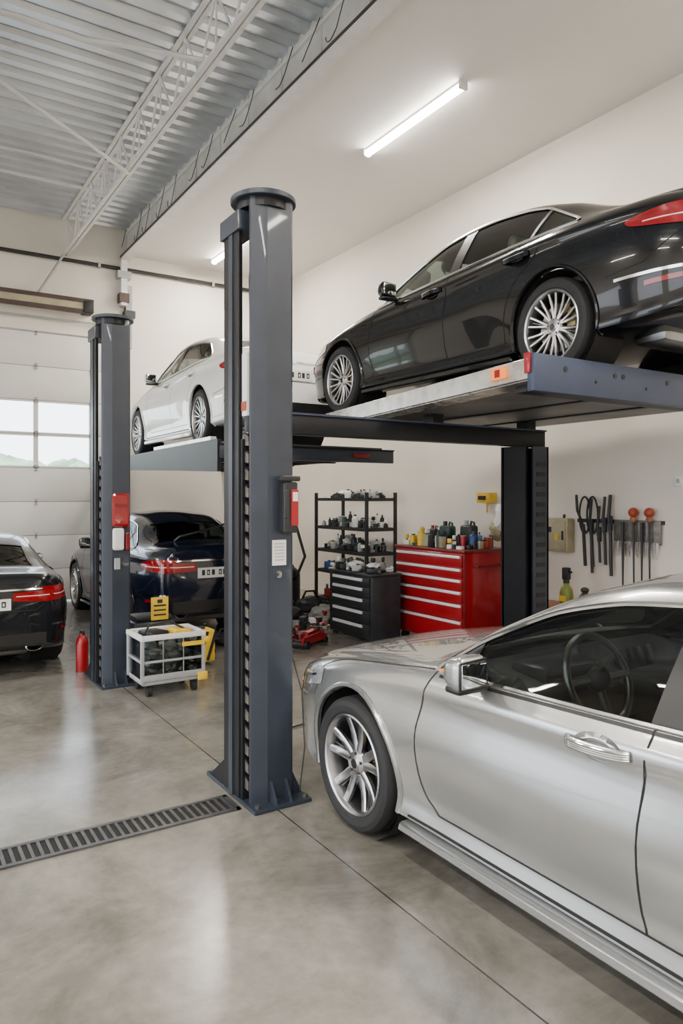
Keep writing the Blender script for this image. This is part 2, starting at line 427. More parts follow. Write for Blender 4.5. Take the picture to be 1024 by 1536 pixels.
    for x0,x1,z0,z1 in ((-.30,.30,.34,.60),):
        patch(d,'F',lambda u,v:(x0+(x1-x0)*u,z0+(z1-z0)*v),8,6,'trimblk',.005)
        for k in range(5): patch(d,'F',lambda u,v:(x0+(x1-x0)*u,z0+.03+k*.05+.012*v),8,1,'chrome',.010)
        ptube(d,'F',[(x0,z0),(x1,z0),(x1,z1),(x0,z1),(x0,z0)],.012,'chrome')
    ribbon(d,'F',[(-.56,.625),(.56,.625)],.006,'gap')
    patch(d,'T',lambda u,v:(1.37+.06*u,(W8(1.4)-.03)*(2*v-1)),2,16,'trimblk',.004)
    for x in (-.45,.1):
        d.tube([proj('T',1.42,x+.0,.02)[0],proj('T',1.47,x+.2,.018)[0],proj('T',1.50,x+.5,.015)[0]],.008,'trimblk')
    d.box((0,-L/2+.55,.26),(1.0,.28,.16),'disc',bev=.05)
    d.tube([(0,-L/2+.7,.25),(0,-.5,.24),(0,1.2,.24)],.035,'disc',10)
    for a in (FA,RA):
        d.tube([(-.75,L/2-a,WR),(-.4,L/2-a,.27),(0,L/2-a,.26),(.4,L/2-a,.27),(.75,L/2-a,WR)],.035,'trimblk',8)
    R['detail']=d
    # ---- interior
    it=MB()
    it.box((0,L/2-1.62,.80),(1.42,.42,.26),'seat',(.12,0,0),bev=.07,seg=4)
    it.box((-.38,L/2-1.72,.93),(.36,.22,.08),'trimblk',bev=.03)
    it.box((.08,L/2-1.79,.93),(.26,.03,.12),'ink',(-.2,0,0),bev=.008)
    it.box((0,L/2-2.3,.45),(.24,1.1,.32),'seat',bev=.05)
    X=Matrix.Translation((-.38,L/2-1.95,.93))@Matrix.Rotation(math.radians(68),4,'X')
    R1=.185
    tb=[X@Vector((R1*math.cos(a),R1*math.sin(a),0)) for a in [2*math.pi*i/36 for i in range(36)]]
    it.tube(tb,.017,'disc',10,closed=True)
    for a in (0,math.pi,-math.pi/2):
        it.tube([X@Vector((0,0,-.01)),X@Vector((R1*math.cos(a),R1*math.sin(a),0))],.018,'disc',8)
    it.sph(X@Vector((0,0,0)),.06,'trimblk',2,(1,.7,1))
    it.tube([X@Vector((0,0,0)),X@Vector((0,0,-.22))],.03,'trimblk')
    for sx in (-.38,.38):
        it.box((sx,L/2-2.45,.46),(.50,.52,.20),'seat',(.08,0,0),bev=.07,seg=4)
        it.box((sx,L/2-2.78,.80),(.48,.17,.66),'seat',(.28,0,0),bev=.07,seg=4)
        it.box((sx,L/2-2.90,1.18),(.26,.10,.17),'seat',(.25,0,0),bev=.045,seg=4)
    it.box((0,L/2-3.35,.46),(1.3,.5,.2),'seat',bev=.07,seg=3)
    it.box((0,L/2-3.72,.76),(1.26,.16,.56),'seat',(.35,0,0),bev=.06,seg=3)
    for sx in (-.36,.36): it.box((sx,L/2-3.84,1.07),(.24,.09,.12),'seat',(.3,0,0),bev=.035,seg=3)
    it.box((0,L/2-4.05,.93),(1.2,.4,.03),'cabin',bev=.01)
    for sx in (-1,1):
        it.box((sx*.80,L/2-2.5,.66),(.05,2.0,.50),'seat',bev=.02)
    it.box((0,L/2-2.08,1.27),(.22,.03,.06),'trimblk',bev=.01)
    R['interior']=it
    return R

def build_wheel(style):
    w=MB()
    X=Matrix.Rotation(math.pi/2,4,'Y')
    def lat(p,m,n=56,closed=False): w.lathe(p,m,n,X,closed)
    lat([(.247,-.10),(.262,-.112),(.295,-.117),(.318,-.108),(.331,-.09),(.335,-.065),(.335,-.05),(.327,-.048),(.327,-.042),(.335,-.04),(.335,-.013),(.327,-.011),(.327,-.005),(.335,-.003),(.335,.03),(.327,.032),(.327,.038),(.335,.04),(.335,.065),(.331,.09),(.318,.108),(.295,.117),(.262,.112),(.247,.10)],'tyre',64,True)
    lat([(.250,.098),(.252,.108),(.245,.112),(.236,.106),(.228,.085),(.222,.03),(.215,-.02),(.222,-.09),(.25,-.10)],'alloy',56)
    lat([(.001,-.02),(.19,-.02),(.21,-.09)],'liner',40)
    lat([(.06,.02),(.165,.02),(.165,.0),(.06,.0)],'disc',40,True)
    w.box((.015,.13,.05),(.05,.08,.13),'caliper',bev=.012)
    def spoke(a0,a1,w0,w1,m='alloy',r0=.045,r1=.236,x0=.072,x1=.092,th=.024):
        p0=Vector((0,math.cos(a0),math.sin(a0)))*r0; p1=Vector((0,math.cos(a1),math.sin(a1)))*r1
        t=bmesh.new(); d=(p1-p0).normalized(); sd=Vector((0,-d.z,d.y))
        K=5
        rows=[]
        for k in range(K):
            u=k/(K-1); p=p0.lerp(p1,u); x=x0+(x1-x0)*u-.018*math.sin(math.pi*u)*0.6; ww=(w0+(w1-w0)*u)/2
            rows.append([t.verts.new(p+sd*(-ww)+Vector((x-th,0,0))),t.verts.new(p+sd*(-ww)+Vector((x-.005,0,0))),t.verts.new(p+sd*(-ww*.6)+Vector((x,0,0))),
                         t.verts.new(p+sd*(ww*.6)+Vector((x,0,0))),t.verts.new(p+sd*ww+Vector((x-.005,0,0))),t.verts.new(p+sd*ww+Vector((x-th,0,0)))])
        for A,B in zip(rows,rows[1:]):
            for k in range(6): t.faces.new((A[k],A[(k+1)%6],B[(k+1)%6],B[k]))
        bmesh.ops.recalc_face_normals(t,faces=t.faces)
        w.merge(t,m)
    if style=='y5':
        for i in range(5):
            a=2*math.pi*i/5+math.pi/2
            for sg in (-1,1):
                spoke(a+sg*.16,a+sg*.25,.046,.040)
                spoke(a+sg*.05,a+sg*.11,.016,.012,'alloyd',x0=.050,x1=.065)
    else:
        for i in range(10):
            a=2*math.pi*i/10+math.pi/2
            spoke(a-.02,a-.14,.02,.017); spoke(a+.02,a+.14,.02,.017)
            spoke(a,a,.014,.01,'alloyd',x0=.055,x1=.06)
    lat([(.001,.088),(.028,.087),(.034,.080),(.06,.074),(.07,.06),(.07,.03)],'alloy',32)
    lat([(.001,.0905),(.022,.090),(.026,.086)],'trimblk',24)
    for i in range(5):
        a=2*math.pi*i/5+.3
        w.cyl((.06,.05*math.cos(a),.05*math.sin(a)),(.082,.05*math.cos(a),.05*math.sin(a)),.008,'alloyd',6)
    return w

CACHE={}
def make_car(name,loc,paint,style,yaw=0,sc=(1,1,1),glass=None):
    if 'body' not in CACHE:
        R=build_car_meshes(style)
        CACHE['body']=R['body']
        for k in ('glass','detail','interior'):
            o=R[k].finish('tmp_'+k,ang=40); CACHE[k]=o.data; bpy.data.objects.remove(o)
    if 'w'+style not in CACHE:
        o=build_wheel(style).finish('tmpw',ang=30); CACHE['w'+style]=o.data; bpy.data.objects.remove(o)
    e=empty(name,loc); e.rotation_euler=(0,0,yaw); e.scale=sc
    def add(pn,data,l=(0,0,0),r=(0,0,0)):
        o=bpy.data.objects.new(pn,data); COL.objects.link(o); o.parent=e; o.location=l; o.rotation_euler=r
        for sl in o.material_slots:
            if sl.material and sl.material.name=='car_paint_base':
                sl.link='OBJECT'; sl.material=M[paint]
            elif glass and sl.material and sl.material.name=='car_glass':
                sl.link='OBJECT'; sl.material=M[glass]
        return o
    add('body_shell',CACHE['body']); add('glazing',CACHE['glass']); add('trim_and_lamps',CACHE['detail']); add('cabin_interior',CACHE['interior'])
    i=1
    for sx in (-1,1):
        for a in (FA,RA):
            add('wheel_%d'%i,CACHE['w'+style],(sx*.81,L/2-a,WR),(0,0,math.pi if sx<0 else 0)); i+=1
    return e

make_car('silver_sedan',(2.93,1.57,0),'silver','y5')
make_car('black_sedan',(4.98,4.92,2.572),'black','multi',sc=(1,1,1.06),glass='glassl')
make_car('white_sedan',(4.10,9.62,2.312),'white','multi',sc=(.9,.9,1.06),glass='glassl')
make_car('dark_grey_sedan',(.76,9.36,0),'darkgrey_paint','multi',sc=(.9,.9,.92))
nav=make_car('navy_hatchback',(3.28,10.08,0),'navy','multi',yaw=math.radians(1),sc=(.88,.88,1.05))
w=MB(); w.tube([(-.35,-1.75,1.10),(-.30,-1.85,1.16),(.1,-2.0,1.25),(.55,-2.0,1.36),(.75,-1.95,1.40)],.012,'trimblk',6); w.finish('cable',nav)
print('cars',time.time()-T0)

# ------------------------------------------------------------------ room materials
M['wall']=mat('painted_wall',(.74,.69,.615),.75,nz=.03,nscale=2,bump=.05,bscale=120)
M['ceil']=mat('painted_ceiling',(.74,.72,.69),.8,nz=.02,nscale=2,bump=.3,bscale=120)
M['galv']=mat('galvanised_steel',(.66,.70,.75),.32,.8,nz=.18,nscale=1.5,rvar=.1)
M['joist']=mat('joist_white_paint',(.72,.72,.70),.5,nz=.08)
M['fascia']=mat('fascia_panel',(.62,.63,.60),.7,nz=.2,nscale=3)
M['beam']=mat('dark_beam',(.07,.045,.042),.5,.3,nz=.3,nscale=3)
M['conduit']=mat('black_conduit',(.02,.02,.02),.5,nz=.1)
M['door']=mat('door_panel',(.68,.66,.62),.55,nz=.04,nscale=3,bump=.05)
M['doorline']=mat('door_seam',(.22,.21,.20),.7,nz=.1)
M['lift']=mat('lift_blue_grey',(.028,.037,.055),.36,.1,.12,nz=.15,nscale=5,rvar=.08)
M['liftblk']=mat('lift_black',(.010,.011,.014),.42,.1,nz=.2,nscale=6,spec=.3)
M['liftblue']=mat('lift_blue',(.036,.052,.10),.4,.1,nz=.15,nscale=4)
M['liftsteel']=mat('lift_steel',(.70,.68,.65),.28,.85,nz=.25,nscale=6,rvar=.1)
M['deck']=mat('lift_deck',(.12,.125,.135),.4,.6,nz=.3,nscale=3)
M['under']=mat('lift_underside',(.20,.20,.205),.45,.4,nz=.3,nscale=3)
M['rack']=mat('rack_steel',(.19,.175,.155),.45,.5,nz=.4,nscale=20)
M['red']=mat('red_paint',(.32,.005,.011),.3,.1,.5,nz=.1,nscale=4,spec=.35)
M['redd']=mat('red_dark',(.18,.005,.008),.35,.1,.3,nz=.15)
M['alu']=mat('alu_handle',(.88,.88,.88),.35,.4,nz=.05)
M['blk']=mat('black_plastic',(.014,.014,.016),.5,nz=.2)
M['dgrey']=mat('dark_grey_metal',(.030,.034,.040),.4,.3,nz=.2)
M['grey']=mat('grey_plastic',(.35,.36,.36),.5,nz=.15)
M['whitep']=mat('white_plastic',(.75,.75,.73),.45,nz=.05)
M['yellow']=mat('yellow_plastic',(.80,.52,.03),.45,nz=.1)
M['green']=mat('green_plastic',(.02,.06,.04),.45,nz=.2)
M['lime']=mat('lime_bottle',(.18,.22,.04),.35,nz=.15)
M['blue']=mat('blue_plastic',(.03,.08,.25),.45,nz=.15)
M['orange']=mat('orange_plastic',(.34,.05,.02),.4,nz=.15)
M['cream']=mat('cream_metal',(.38,.34,.22),.5,.1,nz=.15)
M['wood']=mat('wood_handle',(.30,.12,.05),.5,nz=.3)
M['tube']=mat('lamp_tube',(1,1,1),.5,emis=(1,.93,.82),es=42,nz=.01)
M['clear']=glassmat('clear_plastic',(.72,.76,.76),.9,1.6)
M['hedge']=mat('hedge_leaves',(.36,.50,.28),.8,nz=.4,nscale=3,bump=1,bscale=8)
M['tarmac']=mat('outdoor_ground',(.35,.34,.32),.9,nz=.2)
M['pit_dark']=mat('drain_pit_dark',(.01,.01,.01),.9,nz=.1)
M['iron']=mat('drain_iron',(.13,.13,.135),.4,.7,nz=.3,nscale=12)

# floor
fm=bpy.data.materials.new('polished_concrete'); fm.use_nodes=True; nt=fm.node_tree; b=nt.nodes['Principled BSDF']
tc=nt.nodes.new('ShaderNodeTexCoord')
def nn_(scale,det,rough=.6,dist=0):
    n=nt.nodes.new('ShaderNodeTexNoise'); n.inputs['Scale'].default_value=scale; n.inputs['Detail'].default_value=det; n.inputs['Roughness'].default_value=rough; n.inputs['Distortion'].default_value=dist
    nt.links.new(tc.outputs['Object'],n.inputs['Vector']); return n
n1=nn_(1.3,10,.68,.5); n2=nn_(14,6,.65); n3=nn_(1.8,6,.6)
r1=nt.nodes.new('ShaderNodeValToRGB'); r1.color_ramp.elements[0].position=.36; r1.color_ramp.elements[1].position=.66
r1.color_ramp.elements[0].color=(.130,.121,.102,1); r1.color_ramp.elements[1].color=(.275,.260,.230,1)
nt.links.new(n1.outputs['Fac'],r1.inputs['Fac'])
mx=nt.nodes.new('ShaderNodeMix'); mx.data_type='RGBA'; mx.blend_type='OVERLAY'; mx.inputs['Factor'].default_value=.30
nt.links.new(r1.outputs['Color'],mx.inputs['A']); nt.links.new(n2.outputs['Fac'],mx.inputs['B'])
sp=nt.nodes.new('ShaderNodeSeparateXYZ'); nt.links.new(tc.outputs['Object'],sp.inputs[0])
def joint(out,pos):
    a=nt.nodes.new('ShaderNodeMath'); a.operation='SUBTRACT'; nt.links.new(sp.outputs[out],a.inputs[0]); a.inputs[1].default_value=pos
    c=nt.nodes.new('ShaderNodeMath'); c.operation='ABSOLUTE'; nt.links.new(a.outputs[0],c.inputs[0])
    l=nt.nodes.new('ShaderNodeMath'); l.operation='LESS_THAN'; nt.links.new(c.outputs[0],l.inputs[0]); l.inputs[1].default_value=.004
    return l
j=[joint('X',1.81),joint('X',-2.4),joint('Y',-1.5)]
m1=nt.nodes.new('ShaderNodeMath'); m1.operation='MAXIMUM'; nt.links.new(j[0].outputs[0],m1.inputs[0]); nt.links.new(j[1].outputs[0],m1.inputs[1])
m2=nt.nodes.new('ShaderNodeMath'); m2.operation='MAXIMUM'; nt.links.new(m1.outputs[0],m2.inputs[0]); nt.links.new(j[2].outputs[0],m2.inputs[1])
mj=nt.nodes.new('ShaderNodeMix'); mj.data_type='RGBA'; nt.links.new(m2.outputs[0],mj.inputs['Factor']); nt.links.new(mx.outputs['Result'],mj.inputs['A']); mj.inputs['B'].default_value=(.03,.028,.025,1)
nt.links.new(mj.outputs['Result'],b.inputs['Base Color'])
mr=nt.nodes.new('ShaderNodeMapRange'); mr.inputs['To Min'].default_value=.08; mr.inputs['To Max'].default_value=.34
nt.links.new(n3.outputs['Fac'],mr.inputs['Value']); nt.links.new(mr.outputs['Result'],b.inputs['Roughness'])
bp=nt.nodes.new('ShaderNodeBump'); bp.inputs['Strength'].default_value=.04; bp.inputs['Distance'].default_value=.01
nt.links.new(n2.outputs['Fac'],bp.inputs['Height']); nt.links.new(bp.outputs['Normal'],b.inputs['Normal'])
b.inputs['Specular IOR Level'].default_value=.8
M['floor']=fm

XL,XR,YF,YB,ZC,ZD=-6.0,6.5,-5.0,12.3,5.78,6.2
w=MB(); w.bx(XL-.2,XR+.2,YF-.2,YB+.2,-.15,0,'floor'); w.finish('floor')
w=MB(); w.bx(XR,XR+.15,YF,YB+.15,0,ZD+.2,'wall'); w.finish('wall_right')
DX0,DX1,DZ=-1.7,3.45,4.34
w=MB(); w.bx(XL,DX0,YB,YB+.15,0,ZD+.2,'wall'); w.bx(DX1,XR,YB,YB+.15,0,ZD+.2,'wall'); w.bx(DX0,DX1,YB,YB+.15,DZ,ZD+.2,'wall'); w.finish('wall_back')
w=MB(); w.bx(XL,XR,YF-.15,YF,0,ZD+.2,'wall'); w.finish('wall_front')
w=MB()
for y0,y1 in ((YF,-3.6),(0.2,1.4),(5.2,6.4),(10.2,YB)): w.bx(XL-.15,XL,y0,y1,0,4.2,'wall')
w.bx(XL-.15,XL,YF,YB,4.2,ZD+.2,'wall'); w.finish('wall_left')
w=MB(); w.bx(3.49,XR,YF,YB,ZC,ZC+.05,'ceil'); w.finish('ceiling')
w=MB(); w.bx(3.47,3.52,YF,YB,ZC-.02,ZD+.05,'fascia')
y=YF+.4
while y<YB: w.bx(3.455,3.47,y,y+.02,ZC,ZD,'fascia'); y+=.8
w.bx(3.44,3.47,YF,YB,ZD-.1,ZD-.07,'joist')
w.finish('trim_1')
w=MB(); w.bx(3.38,3.50,YF,YB,ZC-.085,ZC-.02,'beam'); w.bx(3.36,3.52,YF,YB,ZC-.10,ZC-.083,'joist'); w.finish('ceiling_edge_beam')
w=MB()
for k in range(22):
    y=-1+k*.62+random.uniform(-.15,.15); pts=[]
    a=random.uniform(.05,.28)
    for i in range(9):
        u=i/8; pts.append((3.44-.03*math.sin(u*3),y+u*random.uniform(.33,.38),ZD-.03-a*math.sin(u*math.pi)-.25*u))
    w.tube(pts,.005,'conduit',5)
w.finish('hanging_wires')
w=MB(); P=[];y=YF
while y<YB:
    for dy,dz in ((0,0),(.10,0),(.13,.05),(.20,.05)): P.append((y+dy,ZD+dz))
    y+=.23
w.grid([[(XL,a,b) for a,b in P if a<=YB],[(3.5,a,b) for a,b in P if a<=YB]],'galv')
w.bx(XL,XR,YF,YB,ZD+.08,ZD+.12,'galv'); w.finish('roof_deck',ang=10)
def joist(x,zb,zt):
    w=MB()
    for sx in (-.03,.03):
        w.bx(x+sx-.022,x+sx+.022,YF,YB,zb,zb+.018,'joist'); w.bx(x+sx-.004,x+sx+.004,YF,YB,zb,zb+.06,'joist')
        w.bx(x+sx-.022,x+sx+.022,YF,YB,zt-.02,zt,'joist')
    y=YF; up=True; st=.38
    while y+st<YB:
        w.tube([(x,y,zb+.02 if up else zt-.01),(x,y+st,zt-.01 if up else zb+.02)],.013,'joist',6)
        if up: w.tube([(x,y+st,zt),(x,y+st,zb+.02)],.010,'joist',6)
        up=not up; y+=st
    return w.finish('roof_joist')
joist(2.5,5.60,ZD-.005); joist(.75,5.60,ZD-.005); joist(-1.3,5.6,ZD-.005); joist(-3.3,5.6,ZD-.005)
w=MB()
for y in (-2,9.6): w.bx(-3.3,2.5,y,y+.03,5.645,5.675,'joist')
w.finish('joist_bridging')
w=MB()
pts=[(-2+i*.5,6.75+.10*math.sin(i*.8)-(.5*(i-7)/2 if i>7 else 0),5.74-.05*math.sin(i*.7)) for i in range(10)]
w.tube(pts,.024,'whitep',8)
w.tube([(.2,6.8,5.70),(.75,7.25,5.58),(1.3,7.6,5.52),(1.9,8.1,5.53),(2.5,8.7,5.58)],.020,'whitep',8)
w.tube([(-2,9.5,5.95),(0,9.7,5.93),(1.5,9.6,5.95),(2.5,9.7,5.97)],.016,'whitep',8)
w.finish('ceiling_conduit')
w=MB()
w.tube([(XL,YB-.06,5.53),(XR-.02,YB-.06,5.53)],.032,'conduit',8)
for x in (-3,-1,1,3.0,5.0): w.bx(x,x+.04,YB-.1,YB,5.49,5.57,'grey')
w.tube([(XR-.06,YB-.06,5.53),(XR-.06,YB-.06,3.0)],.02,'conduit',8)
w.finish('wall_conduit')

# garage door
door=empty('door_1',(0,YB+.02,0))
w=MB(); ph=.54
for i in range(8):
    z0=i*ph+.02 if i==0 else i*ph; z1=(i+1)*ph
    if i in (4,5):
        w.bx(2.92,DX1,0,.05,z0+.004,z1-.004,'door',bev=.006)
        x=2.92
        while x>DX0+.1:
            w.bx(x-.035,x+.035,0,.05,z0+.004,z1-.004,'door')
            w.bx(max(DX0,x-.86),x,.0,.05,z0+.004,z0+.03,'door'); w.bx(max(DX0,x-.86),x,.0,.05,z1-.03,z1-.004,'door')
            x-=.86
    else:
        w.bx(DX0,DX1,0,.05,z0+.004,z1-.004,'door',bev=.006)
    w.bx(DX0,DX1,.005,.045,z1-.008,z1+.008,'doorline')
    x=2.92
    while x>DX0:
        w.bx(x-.02,x+.02,-.015,0,z1-.05,z1+.05,'grey'); w.cyl((x,-.02,z1),(x,0,z1),.012,'redd' ,8); x-=.86
w.finish('panels',door)
w=MB(); w.bx(DX0,2.92,.02,.026,4*ph,6*ph,'winglass'); w.finish('window_1',door)
w=MB()
for x in (DX0-.03,DX1+.03):
    w.bx(x-.03,x+.03,-.10,-.02,0,5.0,'grey')
w.bx(DX1+.0,DX1+.10,-.14,-.02,4.2,5.25,'grey'); w.bx(DX1-.03,DX1+.14,-.2,-.02,4.7,4.82,'dgrey')
w.bx(3.36,3.46,-.18,-.04,4.9,5.66,'joist'); w.bx(3.30,3.52,-.2,-.04,5.35,5.47,'grey'); w.bx(3.33,3.49,-.2,-.04,4.95,5.1,'beam')
w.tube([(DX0,-.08,4.55),(DX1,-.08,4.55)],.016,'grey')
w.finish('track',door)
w=MB()
w.bx(-1.8,2.86,-.22,-.02,4.70,4.86,'cream'); w.bx(-1.8,2.90,-.24,-.0,4.84,4.90,'beam'); w.bx(2.74,2.90,-.25,0,4.68,4.87,'blk',bev=.01)
w.bx(-1.8,2.86,-.235,-.22,4.66,4.73,'beam'); w.tube([(2.45,-.12,5.58),(2.05,-.12,4.88)],.02,'grey')
w.finish('roller_housing',door)

# outside
w=MB(); w.bx(-40,40,YB+.2,60,-.2,-.02,'tarmac'); w.bx(-40,XL-.2,-40,YB+.2,-.2,-.02,'tarmac'); w.finish('outdoor_ground')
w=MB()
for k in range(60):
    w.sph((-14+k*.48,21+random.uniform(-.4,.4),1.5),1.02,'hedge',3,(1,1,1.12+random.uniform(-.08,.10)),.35,k)
w.finish('hedge')

# light fixtures
def fixture(x,y0,y1,z,power):
    e=empty('ceiling_light',(x,(y0+y1)/2,z)); ln=y1-y0
    w=MB(); w.box((0,0,-.012),(.06,ln,.024),'whitep',bev=.004); w.box((0,ln/2+.01,-.045),(.10,.03,.09),'whitep',bev=.006); w.box((0,-ln/2-.01,-.045),(.10,.03,.09),'whitep',bev=.006)
    w.finish('housing',e)
    w=MB(); w.cyl((0,-ln/2+.01,-.060),(0,ln/2-.01,-.060),.036,'tube',20); w.finish('diffuser',e)
    ld=bpy.data.lights.new('lamp','AREA'); ld.shape='RECTANGLE'; ld.size=.12; ld.size_y=ln; ld.energy=power; ld.color=(1,.92,.81)
    lo=bpy.data.objects.new('lamp',ld); COL.objects.link(lo); lo.parent=e; lo.location=(0,0,-.10)
for x,y0,y1 in ((4.8,5.35,7.0),(4.8,10.0,11.65),(4.8,.7,2.35),(4.8,-3.6,-1.95)): fixture(x,y0,y1,ZC,165)  # last two are out of view, added to light the interior
for x,y0,y1 in ((-.4,-3.5,-1.85),(-.4,.6,2.25),(-3.8,-3.5,-1.85),(-3.8,.6,2.25),(-3.8,5,6.65),(-3.8,9,10.65)): fixture(x,y0,y1,5.58,150)  # unseen fixtures, all added to brighten the room

# drain
w=MB(); w.bx(-3.4,1.62,3.62,3.80,.0005,.003,'pit_dark')  # black sheet over the uncut floor, painted as the darkness of the pit
w.bx(-3.42,1.64,3.605,3.63,.001,.010,'iron'); w.bx(-3.42,1.64,3.79,3.815,.001,.010,'iron'); w.bx(1.62,1.645,3.605,3.815,.001,.010,'iron')
x=-3.4
while x<1.62: w.bx(x,x+.016,3.63,3.79,.001,.009,'iron'); x+=.042
w.finish('floor_drain_grate')

# ------------------------------------------------------------------ lift columns
def column(x0,y0,h,m='lift',mb='liftblk',rackh=2.05,extras=None,cap=True,name='car_lift_column'):
    w=MB()
    w.prism([(0,.035),(.012,.028),(.085,0),(.232,0),(.25,.018),(.25,.22),(.236,.22),(.236,.03),(.088,.02),(.012,.055),(0,.055)],'z',.02,h,m)
    w.prism([(-.03,.13),(-.03,.335),(-.004,.335),(-.004,.13)],'z',.02,h-.12,mb,bev=.004)
    w.bx(-.038,-.028,.20,.25,.02,h-.15,m)
    w.bx(.02,.20,.098,.11,.02,rackh,'rack')
    z=.08
    while z<rackh-.05:
        w.prism([(.060,z),(.112,z+.006),(.112,z+.070),(.060,z+.050)],'x',-.004,.09,'rack'); w.prism([(.062,z+.052),(.112,z+.072),(.112,z+.082),(.064,z+.066)],'x',-.004,.09,mb); z+=.095
    w.bx(-.02,.10,.10,.13,.02,rackh-.03,mb)
    for z in (.5,1.2,1.9):
        if z<h-.2: w.bx(.0,.236,.17,.20,z,z+.05,mb)
    if cap:
        pl=[(.125+.185*math.cos(a),.135+.19*math.sin(a)) for a in [2*math.pi*i/28 for i in range(28)]]
        w.prism(pl,'z',h,h+.03,m,bev=.004)
        pl=[(.125+.15*math.cos(a),.135+.155*math.sin(a)) for a in [2*math.pi*i/28 for i in range(28)]]
        w.prism(pl,'z',h-.05,h,mb); w.bx(-.045,.09,.10,.36,h-.17,h-.06,m,bev=.005)
        w.tube([(.05,.10,h-.1),(.02,.09,2.9),(.035,.10,2.5),(.02,.09,2.05)],.007,'conduit',6)
    w.bx(-.03,.32,-.08,.60,0,.022,m,bev=.004)
    w.prism([(.25,.02),(.315,.02),(.25,.16)],'y',.03,.05,m); w.prism([(.25,.02),(.315,.02),(.25,.16)],'y',.14,.16,m)
    w.prism([(.34,.02),(.56,.02),(.34,.18)],'x',-.02,-.002,mb)
    w.prism([(-.07,.02),(0,.02),(0,.13)],'x',.10,.115,m); w.prism([(-.07,.02),(0,.02),(0,.13)],'x',.19,.205,m)
    for bx_,by in ((0,-.05),(.29,-.05),(.0,.55),(.29,.55),(.29,.25)): w.cyl((bx_,by,.02),(bx_,by,.042),.014,'iron',6)
    if extras=='near':
        w.box((.195,-.035,1.64),(.085,.07,.28),'blk',bev=.01); w.box((.215,-.072,1.64),(.045,.012,.20),'red',bev=.004); w.box((.19,-.05,1.80),(.12,.06,.03),'blk',bev=.008)
        w.box((.215,-.08,1.70),(.03,.004,.05),'whitep'); w.box((.165,-.06,1.66),(.03,.03,.16),'dgrey',bev=.006)
        w.box((.155,-.002,1.39),(.085,.006,.14),'whitep')
        for k in range(6): w.box((.155,-.006,1.44-k*.018),(.06,.002,.005),'grey')
        w.cyl((.15,0,1.27),(.15,-.012,1.27),.02,'chrome',16); w.cyl((.14,-.012,1.27),(.14,-.016,1.27),.008,'blk',10)
        w.box((-.0,.09,2.32),(.03,.06,.35),'whitep',bev=.004); w.box((-.017,.09,2.20),(.004,.06,.05),'orange')
        w.tube([(.24,.1,.95),(.30,.0,.6),(.29,-.05,.3),(.27,-.03,.06)],.004,'conduit',5)
    if extras=='far':
        w.box((.15,-.03,1.58),(.15,.06,.30),'tail',bev=.02); w.box((.15,-.062,1.62),(.12,.006,.03),'redd'); w.box((.13,-.03,1.32),(.10,.05,.20),'whitep',bev=.02)  # red and white unit added in place of a reflection on the column
        w.box((.21,-.04,1.30),(.04,.03,.16),'redd',bev=.01); w.box((.12,-.03,1.1),(.05,.02,.1),'grey',bev=.004)
    return w.finish(name,loc=(x0,y0,0),ang=12)
column(1.70,3.57,3.35,extras='near')
column(1.65,6.56,3.30,extras='far')

# platform lifting the black sedan
lf=empty('car_lift_platform',(0,0,0))
w=MB()
w.prism([(3.50,3.25),(4.03,6.62),(5.98,6.62),(5.98,3.25)],'z',2.535,2.57,'deck')
def slab(p,q,z0,z1,t,m):
    p=Vector(p);q=Vector(q);d=(q-p).normalized(); n=Vector((-d.y,d.x))
    w.prism([tuple(p),tuple(q),tuple(q+n*t),tuple(p+n*t)],'z',z0,z1,m,bev=.003)
slab((3.49,3.25),(4.02,6.64),2.455,2.588,.012,'liftsteel'); slab((3.50,3.25),(4.03,6.64),2.445,2.457,-.20,'liftsteel')
w.prism([(3.72,3.52),(4.20,6.58),(5.95,6.58),(5.95,3.52)],'z',2.452,2.458,'under')
w.bx(4.02,5.98,6.60,6.64,2.46,2.58,'liftsteel')
w.bx(3.46,6.2,3.19,3.25,2.37,2.61,'liftblue',bev=.005); w.bx(3.46,6.2,3.25,3.36,2.37,2.39,'liftblk'); w.bx(3.62,6.1,3.36,3.50,2.40,2.53,'liftblk')
for x in (3.75,4.25,4.34,4.85,5.4): w.cyl((x,3.185,2.53),(x,3.20,2.53),.018,'blk',12)
for x in (4.05,4.6,5.15): w.cyl((x,3.183,2.47),(x,3.20,2.47),.01,'blk',8)
for x0 in (4.6,5.35): w.bx(x0,x0+.06,3.5,6.58,2.44,2.535,'liftblk')
w.box((3.455,3.24,2.55),(.02,.05,.13),'red',bev=.004)
w.box((3.52,3.56,2.53),(.025,.17,.085),'amber',(0,0,-.155),bev=.006); w.box((3.51,3.56,2.53),(.02,.05,.05),'red',(0,0,-.155))
w.box((4.0,6.55,2.53),(.03,.10,.07),'amber',(0,0,-.155),bev=.006)
w.box((5.0,6.66,2.52),(.3,.03,.04),'red',bev=.006)
w.finish('deck',lf)
w=MB()
w.bx(2.40,5.66,5.07,5.21,2.20,2.36,'liftblk',bev=.008); w.bx(2.40,5.66,5.05,5.23,2.355,2.37,'liftblue')
w.bx(2.9,4.9,5.35,6.4,2.33,2.345,'deck'); w.bx(2.9,4.9,5.30,5.34,2.30,2.36,'liftblk'); w.bx(2.9,2.94,5.2,6.4,2.30,2.36,'liftblk')
for x in (4.2,5.4,): w.bx(x,x+.12,5.07,5.21,2.37,2.452,'liftblk')
w.bx(6.08,6.22,3.22,3.40,0,2.38,'liftblk',bev=.005); w.bx(5.98,6.32,3.12,3.5,0,.02,'liftblk')
w.bx(2.42,2.60,5.04,5.24,0,2.2,'liftblk',bev=.005); w.bx(2.34,2.68,4.96,5.32,0,.02,'liftblk')
